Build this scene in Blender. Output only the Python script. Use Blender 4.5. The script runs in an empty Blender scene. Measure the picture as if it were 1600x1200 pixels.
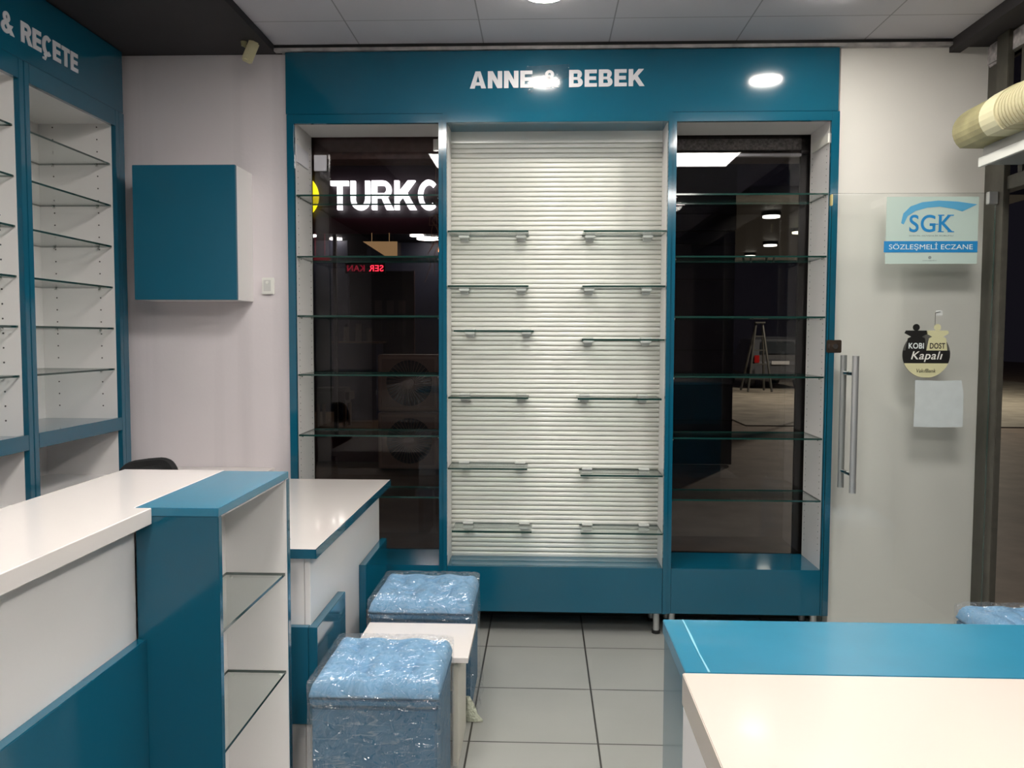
import bpy, bmesh, math, random
from mathutils import Vector, Matrix
random.seed(7)
S = bpy.context.scene
COL = S.collection

# ------------------------------------------------------------------ camera
cd = bpy.data.cameras.new('camera')
cam = bpy.data.objects.new('camera', cd)
COL.objects.link(cam)
cd.sensor_fit = 'HORIZONTAL'; cd.sensor_width = 36.0
cd.lens = 36.0 * 1305.0 / 1600.0
cd.clip_start = 0.02; cd.clip_end = 200
cam.matrix_world = (Matrix.Translation((0, 0, 1.45)) @ Matrix.Rotation(0.0364, 4, 'Z')
                    @ Matrix.Rotation(math.pi / 2 - 0.056, 4, 'X') @ Matrix.Rotation(0.0032, 4, 'Z'))
S.camera = cam

# ------------------------------------------------------------------ world (night) and exposure
w = bpy.data.worlds.new('night'); S.world = w; w.use_nodes = True
w.node_tree.nodes['Background'].inputs[0].default_value = (0.30, 0.27, 0.40, 1)
w.node_tree.nodes['Background'].inputs[1].default_value = 0.012
S.view_settings.view_transform = 'Standard'
S.view_settings.look = 'None'
S.view_settings.exposure = 0.72
S.view_settings.gamma = 1.0
S.view_settings.use_curve_mapping = False
PANEL_E = 20.0      # ceiling led panels
DOWN_E = 95.0      # round downlights
S.cycles.max_bounces = 12; S.cycles.diffuse_bounces = 6; S.cycles.glossy_bounces = 5
S.cycles.transparent_max_bounces = 24
S.cycles.sample_clamp_indirect = 6.0

# ------------------------------------------------------------------ materials
def newmat(name):
    m = bpy.data.materials.new(name); m.use_nodes = True
    nt = m.node_tree
    return m, nt, nt.nodes, nt.links, nt.nodes['Principled BSDF']

def pbr(name, col, rough=0.4, metal=0.0, spec=0.5, coat=0.0, noise=0.0, nscale=8.0, bump=0.0, bscale=200.0, rvar=0.0):
    m, nt, N, L, p = newmat(name)
    p.inputs['Base Color'].default_value = (*col, 1)
    p.inputs['Roughness'].default_value = rough
    p.inputs['Metallic'].default_value = metal
    p.inputs['Specular IOR Level'].default_value = spec
    if coat:
        p.inputs['Coat Weight'].default_value = coat; p.inputs['Coat Roughness'].default_value = 0.04
    tc = N.new('ShaderNodeTexCoord')
    if noise:
        n = N.new('ShaderNodeTexNoise'); n.inputs['Scale'].default_value = nscale; n.inputs['Detail'].default_value = 5
        L.new(tc.outputs['Object'], n.inputs['Vector'])
        r = N.new('ShaderNodeMapRange'); r.inputs[1].default_value = 0.3; r.inputs[2].default_value = 0.7
        r.inputs[3].default_value = 1 - noise; r.inputs[4].default_value = 1 + noise
        L.new(n.outputs['Fac'], r.inputs[0])
        mx = N.new('ShaderNodeVectorMath'); mx.operation = 'SCALE'; mx.inputs[0].default_value = col
        L.new(r.outputs[0], mx.inputs['Scale']); L.new(mx.outputs[0], p.inputs['Base Color'])
        if rvar:
            r2 = N.new('ShaderNodeMapRange'); r2.inputs[1].default_value = 0.3; r2.inputs[2].default_value = 0.7
            r2.inputs[3].default_value = max(rough - rvar, 0.02); r2.inputs[4].default_value = rough + rvar
            L.new(n.outputs['Fac'], r2.inputs[0]); L.new(r2.outputs[0], p.inputs['Roughness'])
    if bump:
        b = N.new('ShaderNodeTexNoise'); b.inputs['Scale'].default_value = bscale
        L.new(tc.outputs['Object'], b.inputs['Vector'])
        bb = N.new('ShaderNodeBump'); bb.inputs['Strength'].default_value = bump; bb.inputs['Distance'].default_value = 0.01
        L.new(b.outputs['Fac'], bb.inputs['Height']); L.new(bb.outputs[0], p.inputs['Normal'])
    return m

def emis(name, col, e):
    m, nt, N, L, p = newmat(name)
    p.inputs['Base Color'].default_value = (0.02, 0.02, 0.02, 1)
    p.inputs['Emission Color'].default_value = (*col, 1)
    p.inputs['Emission Strength'].default_value = e
    return m

def glassmat(name, tint, boost=1.0, ior=1.5, rough=0.0, milk=0.0, milkcol=(1, 1, 1), bump=0.0, bscale=30):
    m, nt, N, L, p = newmat(name)
    N.remove(p)
    out = N['Material Output']
    tr = N.new('ShaderNodeBsdfTransparent'); tr.inputs[0].default_value = (*tint, 1)
    gl = N.new('ShaderNodeBsdfGlossy'); gl.inputs['Roughness'].default_value = rough
    fr = N.new('ShaderNodeLayerWeight'); fr.inputs[0].default_value = 0.5      # Schlick: F0 + (1 - F0) * facing^5
    pw = N.new('ShaderNodeMath'); pw.operation = 'POWER'; pw.inputs[1].default_value = 5.0
    L.new(fr.outputs['Facing'], pw.inputs[0])
    f0 = ((ior - 1) / (ior + 1)) ** 2 * boost
    mu = N.new('ShaderNodeMath'); mu.operation = 'MULTIPLY_ADD'; mu.inputs[1].default_value = (1 - f0) * 0.8; mu.inputs[2].default_value = f0; mu.use_clamp = True
    L.new(pw.outputs[0], mu.inputs[0])
    mx = N.new('ShaderNodeMixShader'); L.new(mu.outputs[0], mx.inputs[0])
    L.new(tr.outputs[0], mx.inputs[1]); L.new(gl.outputs[0], mx.inputs[2])
    last = mx
    if milk:
        d = N.new('ShaderNodeBsdfDiffuse'); d.inputs[0].default_value = (*milkcol, 1)
        m2 = N.new('ShaderNodeMixShader'); m2.inputs[0].default_value = milk
        L.new(mx.outputs[0], m2.inputs[1]); L.new(d.outputs[0], m2.inputs[2]); last = m2
    if bump:
        tc = N.new('ShaderNodeTexCoord'); n = N.new('ShaderNodeTexNoise'); n.inputs['Scale'].default_value = bscale
        n.inputs['Detail'].default_value = 4; n.inputs['Distortion'].default_value = 1.2
        L.new(tc.outputs['Object'], n.inputs['Vector'])
        b = N.new('ShaderNodeBump'); b.inputs['Strength'].default_value = bump; b.inputs['Distance'].default_value = 0.02
        L.new(n.outputs['Fac'], b.inputs['Height']); L.new(b.outputs[0], gl.inputs['Normal'])
    L.new(last.outputs[0], out.inputs[0])
    return m

def gridmat(name, col, line, bw, bh, ox, oy, mortar, rough, noise=0.05, spec=0.5):
    m, nt, N, L, p = newmat(name)
    tc = N.new('ShaderNodeTexCoord'); mp = N.new('ShaderNodeMapping'); mp.inputs['Location'].default_value = (-ox, -oy, 0)
    L.new(tc.outputs['Object'], mp.inputs[0])
    b = N.new('ShaderNodeTexBrick'); b.offset = 0.0; b.squash = 1.0
    b.inputs['Scale'].default_value = 1.0; b.inputs['Brick Width'].default_value = bw; b.inputs['Row Height'].default_value = bh
    b.inputs['Mortar Size'].default_value = mortar; b.inputs['Mortar Smooth'].default_value = 0.0
    b.inputs['Color1'].default_value = (*col, 1); b.inputs['Color2'].default_value = (*[c * 0.96 for c in col], 1)
    b.inputs['Mortar'].default_value = (*line, 1); L.new(mp.outputs[0], b.inputs['Vector'])
    n = N.new('ShaderNodeTexNoise'); n.inputs['Scale'].default_value = 2.5; n.inputs['Detail'].default_value = 6
    L.new(tc.outputs['Object'], n.inputs['Vector'])
    r = N.new('ShaderNodeMapRange'); r.inputs[1].default_value = .3; r.inputs[2].default_value = .7
    r.inputs[3].default_value = 1 - noise; r.inputs[4].default_value = 1 + noise; L.new(n.outputs['Fac'], r.inputs[0])
    s = N.new('ShaderNodeVectorMath'); s.operation = 'SCALE'; L.new(b.outputs['Color'], s.inputs[0]); L.new(r.outputs[0], s.inputs['Scale'])
    L.new(s.outputs[0], p.inputs['Base Color']); p.inputs['Roughness'].default_value = rough
    p.inputs['Specular IOR Level'].default_value = spec
    bp = N.new('ShaderNodeBump'); bp.invert = True; bp.inputs['Strength'].default_value = 0.4; bp.inputs['Distance'].default_value = 0.002
    L.new(b.outputs['Fac'], bp.inputs['Height']); L.new(bp.outputs[0], p.inputs['Normal'])
    return m

M = {}
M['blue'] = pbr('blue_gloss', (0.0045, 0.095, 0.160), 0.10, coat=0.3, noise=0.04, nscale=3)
M['blue_top'] = pbr('blue_film_lit', (0.022, 0.185, 0.30), 0.22, coat=0.25, noise=0.05, nscale=7)  # blue lightened for tops: light from above and film sheen put into colour
M['white'] = pbr('white_melamine', (0.80, 0.775, 0.765), 0.28, noise=0.015, nscale=3)
M['white_gloss'] = pbr('white_gloss', (0.76, 0.715, 0.69), 0.12, coat=0.25, noise=0.01, nscale=3)
M['wall'] = pbr('wall_paint', (0.72, 0.67, 0.69), 0.40, noise=0.035, nscale=1.6, bump=0.05, bscale=60)
def streaks(m):
    nt = m.node_tree; N, L = nt.nodes, nt.links; p = N['Principled BSDF']
    src = p.inputs['Base Color'].links[0].from_socket
    tc = N.new('ShaderNodeTexCoord'); mp = N.new('ShaderNodeMapping'); mp.inputs['Scale'].default_value = (9, 9, 0.35)
    n = N.new('ShaderNodeTexNoise'); n.inputs['Scale'].default_value = 1.0; n.inputs['Detail'].default_value = 4
    r = N.new('ShaderNodeMapRange'); r.inputs[1].default_value = .5; r.inputs[2].default_value = .75; r.inputs[3].default_value = 1.0; r.inputs[4].default_value = .90
    sc = N.new('ShaderNodeVectorMath'); sc.operation = 'SCALE'
    L.new(tc.outputs['Object'], mp.inputs[0]); L.new(mp.outputs[0], n.inputs['Vector']); L.new(n.outputs['Fac'], r.inputs[0])
    L.new(src, sc.inputs[0]); L.new(r.outputs[0], sc.inputs['Scale']); L.new(sc.outputs[0], p.inputs['Base Color'])
streaks(M['wall'])
M['wallr'] = pbr('wall_panel', (0.76, 0.74, 0.70), 0.30, noise=0.03, nscale=1.6)
M['slat'] = pbr('slat_white', (0.87, 0.88, 0.83), 0.22, noise=0.02, nscale=4)
M['brown'] = pbr('dark_ceiling', (0.030, 0.026, 0.028), 0.75, noise=0.1, nscale=5)
M['dark'] = pbr('dark_frame', (0.014, 0.010, 0.009), 0.45)
M['olive'] = pbr('olive_steel', (0.085, 0.08, 0.065), 0.5, metal=0.3, noise=0.15, nscale=20)
M['steel'] = pbr('brushed_steel', (0.62, 0.63, 0.63), 0.3, metal=0.7)
M['chrome'] = pbr('chrome', (0.75, 0.75, 0.73), 0.15, metal=1.0)
M['plastic'] = pbr('white_plastic', (0.78, 0.78, 0.74), 0.35)
M['clip'] = pbr('clip_plastic', (0.62, 0.64, 0.62), 0.35)
M['black'] = pbr('black_plastic', (0.008, 0.008, 0.009), 0.45)
M['blackfab'] = pbr('black_fabric', (0.006, 0.006, 0.007), 0.9, bump=0.3, bscale=500)
M['beige'] = pbr('beige_plastic', (0.60, 0.55, 0.34), 0.5, noise=0.06, nscale=12)
M['beige_dk'] = pbr('aged_beige', (0.34, 0.31, 0.16), 0.5, noise=0.25, nscale=9)
M['cream'] = pbr('cream_band', (0.72, 0.68, 0.45), 0.45)
M['letter'] = pbr('letter_silver', (0.66, 0.66, 0.70), 0.35)
M['fabric'] = pbr('light_blue_fabric', (0.17, 0.36, 0.56), 0.75, noise=0.10, nscale=30, bump=0.25, bscale=400)
M['fabricd'] = pbr('blue_box_fabric', (0.045, 0.15, 0.26), 0.7, noise=0.08, nscale=30, bump=0.2, bscale=500)
def filmmat():
    """thin clear wrapping film: mostly see-through, creases catch the light"""
    m, nt, N, L, p = newmat('clear_film'); N.remove(p); out = N['Material Output']
    tr = N.new('ShaderNodeBsdfTransparent'); tr.inputs[0].default_value = (0.985, 0.988, 0.99, 1)
    gl = N.new('ShaderNodeBsdfGlossy'); gl.inputs['Roughness'].default_value = 0.05; gl.inputs[0].default_value = (1, 1, 1, 1)
    df = N.new('ShaderNodeBsdfDiffuse'); df.inputs[0].default_value = (0.9, 0.95, 1, 1)
    tc = N.new('ShaderNodeTexCoord')
    n = N.new('ShaderNodeTexNoise'); n.inputs['Scale'].default_value = 14; n.inputs['Detail'].default_value = 3; n.inputs['Distortion'].default_value = 0.8
    mp = N.new('ShaderNodeMapping'); mp.inputs['Rotation'].default_value = (0.3, 0.75, 0.2); mp.inputs['Scale'].default_value = (0.35, 1.0, 1.5)
    L.new(tc.outputs['Object'], mp.inputs[0]); L.new(mp.outputs[0], n.inputs['Vector'])
    # creases: thin bands where the noise crosses its middle value
    sb_ = N.new('ShaderNodeMath'); sb_.operation = 'SUBTRACT'; sb_.inputs[1].default_value = 0.5; L.new(n.outputs['Fac'], sb_.inputs[0])
    ab = N.new('ShaderNodeMath'); ab.operation = 'ABSOLUTE'; L.new(sb_.outputs[0], ab.inputs[0])
    mr = N.new('ShaderNodeMapRange'); mr.inputs[1].default_value = 0.0; mr.inputs[2].default_value = 0.022; mr.inputs[3].default_value = 0.32; mr.inputs[4].default_value = 0.13
    L.new(ab.outputs[0], mr.inputs[0])
    n2 = N.new('ShaderNodeTexNoise'); n2.inputs['Scale'].default_value = 24; n2.inputs['Detail'].default_value = 2; n2.inputs['Distortion'].default_value = 1.0
    L.new(tc.outputs['Object'], n2.inputs['Vector'])
    b = N.new('ShaderNodeBump'); b.inputs['Strength'].default_value = 1.0; b.inputs['Distance'].default_value = 0.03
    L.new(n2.outputs['Fac'], b.inputs['Height']); L.new(b.outputs[0], gl.inputs['Normal'])
    mx = N.new('ShaderNodeMixShader'); L.new(mr.outputs[0], mx.inputs[0]); L.new(tr.outputs[0], mx.inputs[1])
    m3 = N.new('ShaderNodeMixShader'); m3.inputs[0].default_value = 0.22; L.new(gl.outputs[0], m3.inputs[1]); L.new(df.outputs[0], m3.inputs[2])
    L.new(m3.outputs[0], mx.inputs[2]); L.new(mx.outputs[0], out.inputs[0])
    return m
M['film'] = filmmat()
M['glass'] = glassmat('shelf_glass', (0.955, 0.975, 0.965), boost=1.1)
M['glassedge'] = pbr('glass_edge', (0.008, 0.04, 0.033), 0.1, spec=0.8)
M['pane'] = glassmat('window_glass', (0.74, 0.73, 0.74), boost=1.0)
M['doorglass'] = glassmat('door_glass', (0.972, 0.982, 0.975), boost=1.0)
M['floor'] = gridmat('floor_tiles', (0.33, 0.335, 0.315), (0.035, 0.033, 0.03), 0.4626, 0.4626, -0.257, 3.842, 0.0035, 0.30)
M['ceil'] = gridmat('ceiling_tiles', (0.56, 0.54, 0.58), (0.28, 0.27, 0.29), 0.5885, 0.59, -0.285, 3.71, 0.003, 0.6, noise=0.02)
M['panel'] = emis('led_panel', (1.0, 0.955, 0.90), PANEL_E)
M['down'] = emis('downlight_glow', (1.0, 0.95, 0.86), DOWN_E)
M['holes'] = pbr('drill_hole', (0.08, 0.07, 0.07), 0.8)

# ------------------------------------------------------------------ helpers
def worldloc(o):
    v = Vector((0, 0, 0))
    while o:
        v += o.location; o = o.parent
    return v

def obj(name, bm, mats, parent=None, smooth=False):
    if not isinstance(mats, (list, tuple)): mats = [mats]
    if parent is not None:
        off = worldloc(parent); bmesh.ops.translate(bm, verts=bm.verts, vec=-off)
    me = bpy.data.meshes.new(name)
    bmesh.ops.recalc_face_normals(bm, faces=bm.faces)
    bm.to_mesh(me); bm.free()
    for m in mats: me.materials.append(m)
    if smooth:
        for p in me.polygons: p.use_smooth = True
    o = bpy.data.objects.new(name, me); COL.objects.link(o); o.parent = parent
    return o

def thing(name, label, cat, loc, group=None):
    o = bpy.data.objects.new(name, None); COL.objects.link(o)
    o.empty_display_size = 0.05; o.location = loc
    o['label'] = label; o['category'] = cat
    if group: o['group'] = group
    return o

def tag(o, label, cat, group=None, kind=None):
    o['label'] = label; o['category'] = cat
    if group: o['group'] = group
    if kind: o['kind'] = kind
    return o

def struct(o, label=None):
    o['kind'] = 'structure'
    if label: o['label'] = label; o['category'] = o.name.split('_')[0]
    return o

def box(bm, x0, x1, y0, y1, z0, z1, mi=0, bev=0.0):
    x0, x1 = sorted((x0, x1)); y0, y1 = sorted((y0, y1)); z0, z1 = sorted((z0, z1))
    r = bmesh.ops.create_cube(bm, size=1.0)
    vs = r['verts']
    for v in vs:
        v.co = Vector(((x0 + x1) / 2 + v.co.x * (x1 - x0), (y0 + y1) / 2 + v.co.y * (y1 - y0), (z0 + z1) / 2 + v.co.z * (z1 - z0)))
    fs = set(f for v in vs for f in v.link_faces)
    for f in fs: f.material_index = mi
    if bev:
        es = list(set(e for v in vs for e in v.link_edges))
        bmesh.ops.bevel(bm, geom=es, offset=bev, segments=2, affect='EDGES')
    return fs

def bx(name, dims, mat, parent=None, bev=0.0015):
    bm = bmesh.new(); box(bm, *dims, bev=bev)
    return obj(name, bm, mat, parent)

def bxs(name, lst, mat, parent=None, bev=0.0015):
    bm = bmesh.new()
    for d in lst: box(bm, *d, bev=bev)
    return obj(name, bm, mat, parent)

def cyl(bm, p0, p1, r0, r1=None, n=24, mi=0):
    r1 = r0 if r1 is None else r1
    p0 = Vector(p0); p1 = Vector(p1); d = p1 - p0
    q = d.to_track_quat('Z', 'Y').to_matrix().to_4x4()
    mt = Matrix.Translation((p0 + p1) / 2) @ q
    r = bmesh.ops.create_cone(bm, cap_ends=True, segments=n, radius1=r0, radius2=r1, depth=d.length, matrix=mt)
    for v in r['verts']:
        for f in v.link_faces: f.material_index = mi

def cy(name, p0, p1, r0, mat, parent=None, r1=None, n=24):
    bm = bmesh.new(); cyl(bm, p0, p1, r0, r1, n)
    return obj(name, bm, mat, parent)

def prism(bm, pts, org, xd, yd, depth, mi=0):
    """polygon pts (2d) in the plane org + a*xd + b*yd, thickened along the normal"""
    org = Vector(org); xd = Vector(xd); yd = Vector(yd); nn = xd.cross(yd).normalized() * depth
    a = [bm.verts.new(org + xd * u + yd * v) for u, v in pts]
    b = [bm.verts.new(org + xd * u + yd * v + nn) for u, v in pts]
    f = [bm.faces.new(a), bm.faces.new(b[::-1])]
    n = len(pts)
    for i in range(n): f.append(bm.faces.new((a[i], b[i], b[(i + 1) % n], a[(i + 1) % n])))
    for q in f: q.material_index = mi

def circ(cx, cyy, r, n=32, a0=0, a1=360):
    full = abs(a1 - a0) >= 360
    k = n if full else n + 1
    return [(cx + r * math.cos(math.radians(a0 + (a1 - a0) * i / n)), cyy + r * math.sin(math.radians(a0 + (a1 - a0) * i / n))) for i in range(k)]

def text(name, body, org, xd, yd, w_, h_, depth, mat, parent, bold=0.0, mirror=False, shear=0.0):
    """letters fitted to a box of w_ by h_ (capital height when all capitals), raised from the plane"""
    c = bpy.data.curves.new(name, 'FONT'); c.body = body; c.size = 1.0; c.offset = bold; c.shear = shear
    c.extrude = 0.5; c.resolution_u = 6
    if bold: c.space_character = 1.06
    t = bpy.data.objects.new(name, c); COL.objects.link(t)
    bpy.context.view_layer.update()
    dg = bpy.context.evaluated_depsgraph_get()
    me = bpy.data.meshes.new_from_object(t.evaluated_get(dg), depsgraph=dg)
    bpy.data.objects.remove(t)
    xs = [v.co.x for v in me.vertices]; ys = [v.co.y for v in me.vertices]
    x0, x1 = min(xs), max(xs)
    # cap height from a plain H keeps accents and cedillas outside the fitted height
    y0, y1 = (-bold, 0.7 + bold) if h_ < 0 else (min(ys), max(ys))
    hh = abs(h_)
    bm = bmesh.new(); bm.from_mesh(me)
    org = Vector(org); xd = Vector(xd); yd = Vector(yd); nn = xd.cross(yd).normalized()
    for v in bm.verts:
        u = (v.co.x - x0) / (x1 - x0) * w_
        if mirror: u = w_ - u
        q = (v.co.y - y0) / (y1 - y0) * hh
        v.co = org + xd * u + yd * q + nn * ((v.co.z + 0.5) * depth)
    bpy.data.meshes.remove(me)
    return obj(name, bm, mat, parent)

def glyph(ch, t=.23):
    """polygons of a heavy capital, cap height 1; returns (width, polygons)"""
    def R_(x0, x1, y0, y1): return [(x0, y0), (x1, y0), (x1, y1), (x0, y1)]
    def arc(cx, cy_, rx, ry, tt, a0, a1, n=14):
        out = []
        for i in range(n):
            p = []
            for a, k in ((i, 0), (i + 1, 0), (i + 1, 1), (i, 1)):
                an = math.radians(a0 + (a1 - a0) * a / n); p.append((cx + (rx - tt * k) * math.cos(an), cy_ + (ry - tt * .86 * k) * math.sin(an)))
            out.append(p)
        return out
    h = t * .84
    if ch == 'A': return .90, [[(0, 0), (t + .02, 0), (.45, .74), (.45, 1), (.31, 1)], [(.90, 0), (.88 - t, 0), (.45, .74), (.45, 1), (.59, 1)], [(.2, .17), (.7, .17), (.64, .36), (.26, .36)]]
    if ch == 'N': return .80, [R_(0, t, 0, 1), R_(.8 - t, .8, 0, 1), [(0, 1), (t + .02, 1), (.8, 0), (.78 - t, 0)]]
    if ch == 'E': return .68, [R_(0, t, 0, 1), R_(t - .01, .68, 0, h), R_(t - .01, .63, .5 - h / 2, .5 + h / 2), R_(t - .01, .67, 1 - h, 1)]
    if ch == 'K': return .86, [R_(0, t, 0, 1), [(t - .02, .28), (t - .02, .60), (.54, 1), (.84, 1), (.45, .54)], [(.30, .46), (.47, .64), (.88, 0), (.60, 0)]]
    if ch == 'T': return .72, [R_(0, .72, 1 - h, 1), R_(.36 - t / 2, .36 + t / 2, 0, 1 - h + .01)]
    if ch == 'B': return .76, [R_(0, t, 0, 1), R_(t - .01, .46, 1 - h, 1), R_(t - .01, .48, .42, .58), R_(t - .01, .48, 0, h)] + arc(.46, .745, .255, .255, t * .98, -90, 90) + arc(.48, .275, .28, .275, t, -90, 90)
    if ch == 'R': return .82, [R_(0, t, 0, 1), R_(t - .01, .46, 1 - h, 1), R_(t - .01, .48, .40, .40 + h), [(.36, .43), (.62, .43), (.86, 0), (.58, 0)]] + arc(.46, .70, .31, .30, t, -90, 90)
    if ch == 'C': return .82, arc(.43, .5, .43, .52, t, 48, 312, 26)
    if ch == 'U': return .78, [R_(0, t, .36, 1), R_(.78 - t, .78, .36, 1)] + arc(.39, .37, .39, .385, t, 180, 360, 16)
    if ch == '&': return .94, arc(.40, .76, .25, .25, t * .72, 0, 360, 20) + arc(.34, .28, .34, .30, t * .9, 100, 360, 18) + [[(.16, .66), (.40, .66), (.95, 0), (.66, 0)], [(.66, .46), (.86, .46), (.68, .20), (.56, .26)]]
    return .34, []

def letters(name, body, org, xd, yd, w_, h_, depth, mat, parent, t=.23, gap=.10):
    """heavy block capitals fitted to w_ by h_"""
    tot = 0; items = []
    for ch in body:
        gw, polys = glyph(ch, t); items.append((tot, polys)); tot += gw + gap
    tot -= gap; kx = w_ / tot; bm = bmesh.new(); n = 0
    for (ox, polys), ch in zip(items, body):
        if ch == ' ' and n:            # every word is a part of its own
            obj(name, bm, mat, parent); bm = bmesh.new(); n = 0
        for p in polys:
            n += 1; prism(bm, [((ox + x) * kx, y * h_) for x, y in p], org, xd, yd, depth + (n % 24) * depth * .012)
    return obj(name, bm, mat, parent)

def dup(o, parent=None):
    c = o.copy(); COL.objects.link(c); c.parent = parent
    for ch in list(o.children): dup(ch, c)
    return c

def glass_slab(name, x0, x1, y0, y1, z0, z1, parent, edge_axes='all'):
    bm = bmesh.new(); box(bm, x0, x1, y0, y1, z0, z1)
    bm.normal_update()
    for f in bm.faces:
        f.material_index = 0 if abs(f.normal.z) > 0.5 else 1
    return obj(name, bm, [M['glass'], M['glassedge']], parent)

X_, Z_ = (1, 0, 0), (0, 0, 1)

# ================================================================== SETTING
struct(bx('floor', (-2.4, 2.11, -3.0, 4.36, -0.10, 0.0), M['floor'], bev=0))
struct(bx('ceiling', (-1.28, 1.90, -3.0, 4.36, 2.83, 2.90), M['ceil'], bev=0))
struct(bx('ceiling_left', (-2.4, -1.28, -3.0, 4.36, 2.795, 2.90), M['brown'], bev=0))
struct(bxs('ceiling_right', [(1.90, 2.25, -3.0, 4.36, 2.80, 2.90), (1.88, 1.93, -3.0, 4.03, 2.775, 2.83)], M['brown'], bev=0))
struct(bxs('wall_back', [(-2.4, -1.215, 4.03, 4.37, 0, 2.795)], M['wall'], bev=0))
struct(bxs('wall_back_right', [(1.385, 2.107, 4.03, 4.37, 0, 2.805)], M['wallr'], bev=0))
struct(bxs('wall_back_top', [(-1.215, 1.385, 4.05, 4.37, 2.50, 2.795)], M['wall'], bev=0))
struct(bxs('wall_back_sill', [(-1.215, 1.385, 4.31, 4.37, 0, 0.30)], pbr('sill_dark', (0.05, 0.04, 0.03), 0.6), bev=0))
struct(bxs('trim_1', [(-1.28, 1.90, 3.995, 4.03, 2.800, 2.814)], pbr('gap_strip', (0.42, 0.40, 0.40), 0.6, noise=0.35, nscale=14), bev=0))
struct(bxs('gap_shade', [(-1.28, 1.90, 4.0, 4.045, 2.816, 2.832)], M['black'], bev=0))  # black strip stands in for the shade in the gap under the ceiling
struct(bx('wall_left', (-2.5, -2.4, -3.0, 4.37, 0, 2.9), M['wall'], bev=0))
struct(bx('wall_front', (-2.4, 2.11, -3.1, -3.0, 0, 2.9), pbr('rear_wall', (0.20, 0.17, 0.165), 0.6, noise=0.1, nscale=2), bev=0))
bm = bmesh.new()   # right shopfront: frame pieces between door, transom and display glass
for d in [(2.028, 2.055, 3.80, 3.90, 0, 2.80), (2.06, 2.107, 3.93, 4.03, 0, 2.80), (2.04, 2.10, 2.80, 3.93, 2.105, 2.165), (2.05, 2.10, 2.80, 3.93, 2.70, 2.80),
          (2.05, 2.10, 3.70, 3.74, 2.165, 2.70), (2.04, 2.10, 2.78, 2.86, 0, 2.80), (2.04, 2.10, -3.0, 2.78, 0, 0.30), (2.04, 2.10, -3.0, 2.78, 2.6, 2.8),
          (2.04, 2.10, 1.3, 1.37, 0.3, 2.6), (2.04, 2.10, -0.9, -0.83, 0.3, 2.6)]:
    box(bm, *d, bev=0.003)
struct(obj('wall_right', bm, M['olive']))
struct(bx('trim_3', (2.045, 2.09, 3.70, 4.02, 2.70, 2.80), pbr('broken_plaster', (0.45, 0.42, 0.42), 0.8, noise=0.5, nscale=25, bump=0.6, bscale=40), bev=0.01))
wr = bpy.data.objects.new('window_3', None); COL.objects.link(wr); wr.location = (2.07, 1.0, 0); wr['kind'] = 'structure'
bx('transom_pane', (2.066, 2.074, 2.86, 3.90, 2.165, 2.70), M['pane'], wr, bev=0)
bx('display_pane', (2.066, 2.074, -2.95, 2.78, 0.30, 2.60), M['pane'], wr, bev=0)

# windows behind the display units
for k, (x0, x1) in enumerate(((-1.212, -0.46), (0.59, 1.38))):
    wn = bpy.data.objects.new('window_%d' % (k + 1), None); COL.objects.link(wn); wn.location = ((x0 + x1) / 2, 4.34, 0.3); wn['kind'] = 'structure'
    bx('pane', (x0, x1, 4.336, 4.344, 0.30, 2.50), M['pane'], wn, bev=0)
    bxs('frame', [(x0, x0 + 0.012, 4.325, 4.36, 0.30, 2.50), (x1 - 0.012, x1, 4.325, 4.36, 0.30, 2.50)] +
        ([(x1 - 0.075, x1, 4.345, 4.37, 0.30, 2.50)] if k else []), M['dark'], wn)
    bx('shutter_box', (x0, x1, 4.38, 4.55, 2.375, 2.56), pbr('shutter_brown_%d' % k, (0.22, 0.13, 0.11) if k == 0 else (0.12, 0.09, 0.08), 0.5, noise=0.3, nscale=30), wn)
    if k:
        bx('header_rail', (x0, x1, 4.345, 4.375, 2.405, 2.46), pbr('speckled_rail', (0.5, 0.47, 0.44), 0.5, metal=0.3, noise=0.5, nscale=90), wn)
        bx('lower_rail', (x0, x1, 4.345, 4.375, 2.372, 2.386), M['steel'], wn)
    bx('bottom_rail', (x0, x1, 4.345, 4.37, 0.30, 0.33), M['dark'], wn)

# ceiling lights
def downlight(x, y, label):
    t = thing('downlight', label, 'ceiling light', (x, y, 2.83), 'round downlights in the tiled ceiling')
    bm = bmesh.new(); cyl(bm, (x, y, 2.829), (x, y, 2.822), 0.095, 0.088, 40); obj('rim', bm, M['plastic'], t)
    bm = bmesh.new(); cyl(bm, (x, y, 2.8225), (x, y, 2.8185), 0.078, 0.078, 40); obj('diffuser', bm, M['down'], t)
downlight(0.0, 3.43, 'round downlight at the top edge, above the middle shelf unit')
downlight(1.18, 3.43, 'round downlight at the top edge, nearer the glass door')
for i, (x, y) in enumerate([(-0.58, 1.35), (0.6, 0.17), (0.0, -1.4), (1.18, -1.4)]):  # unseen downlights added to brighten the room and the left counter
    downlight(x, y, ['added unseen downlight over the left counter', 'added unseen downlight above the camera position', 'added unseen downlight at the rear of the shop, left', 'added unseen downlight at the rear of the shop, right'][i])
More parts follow.
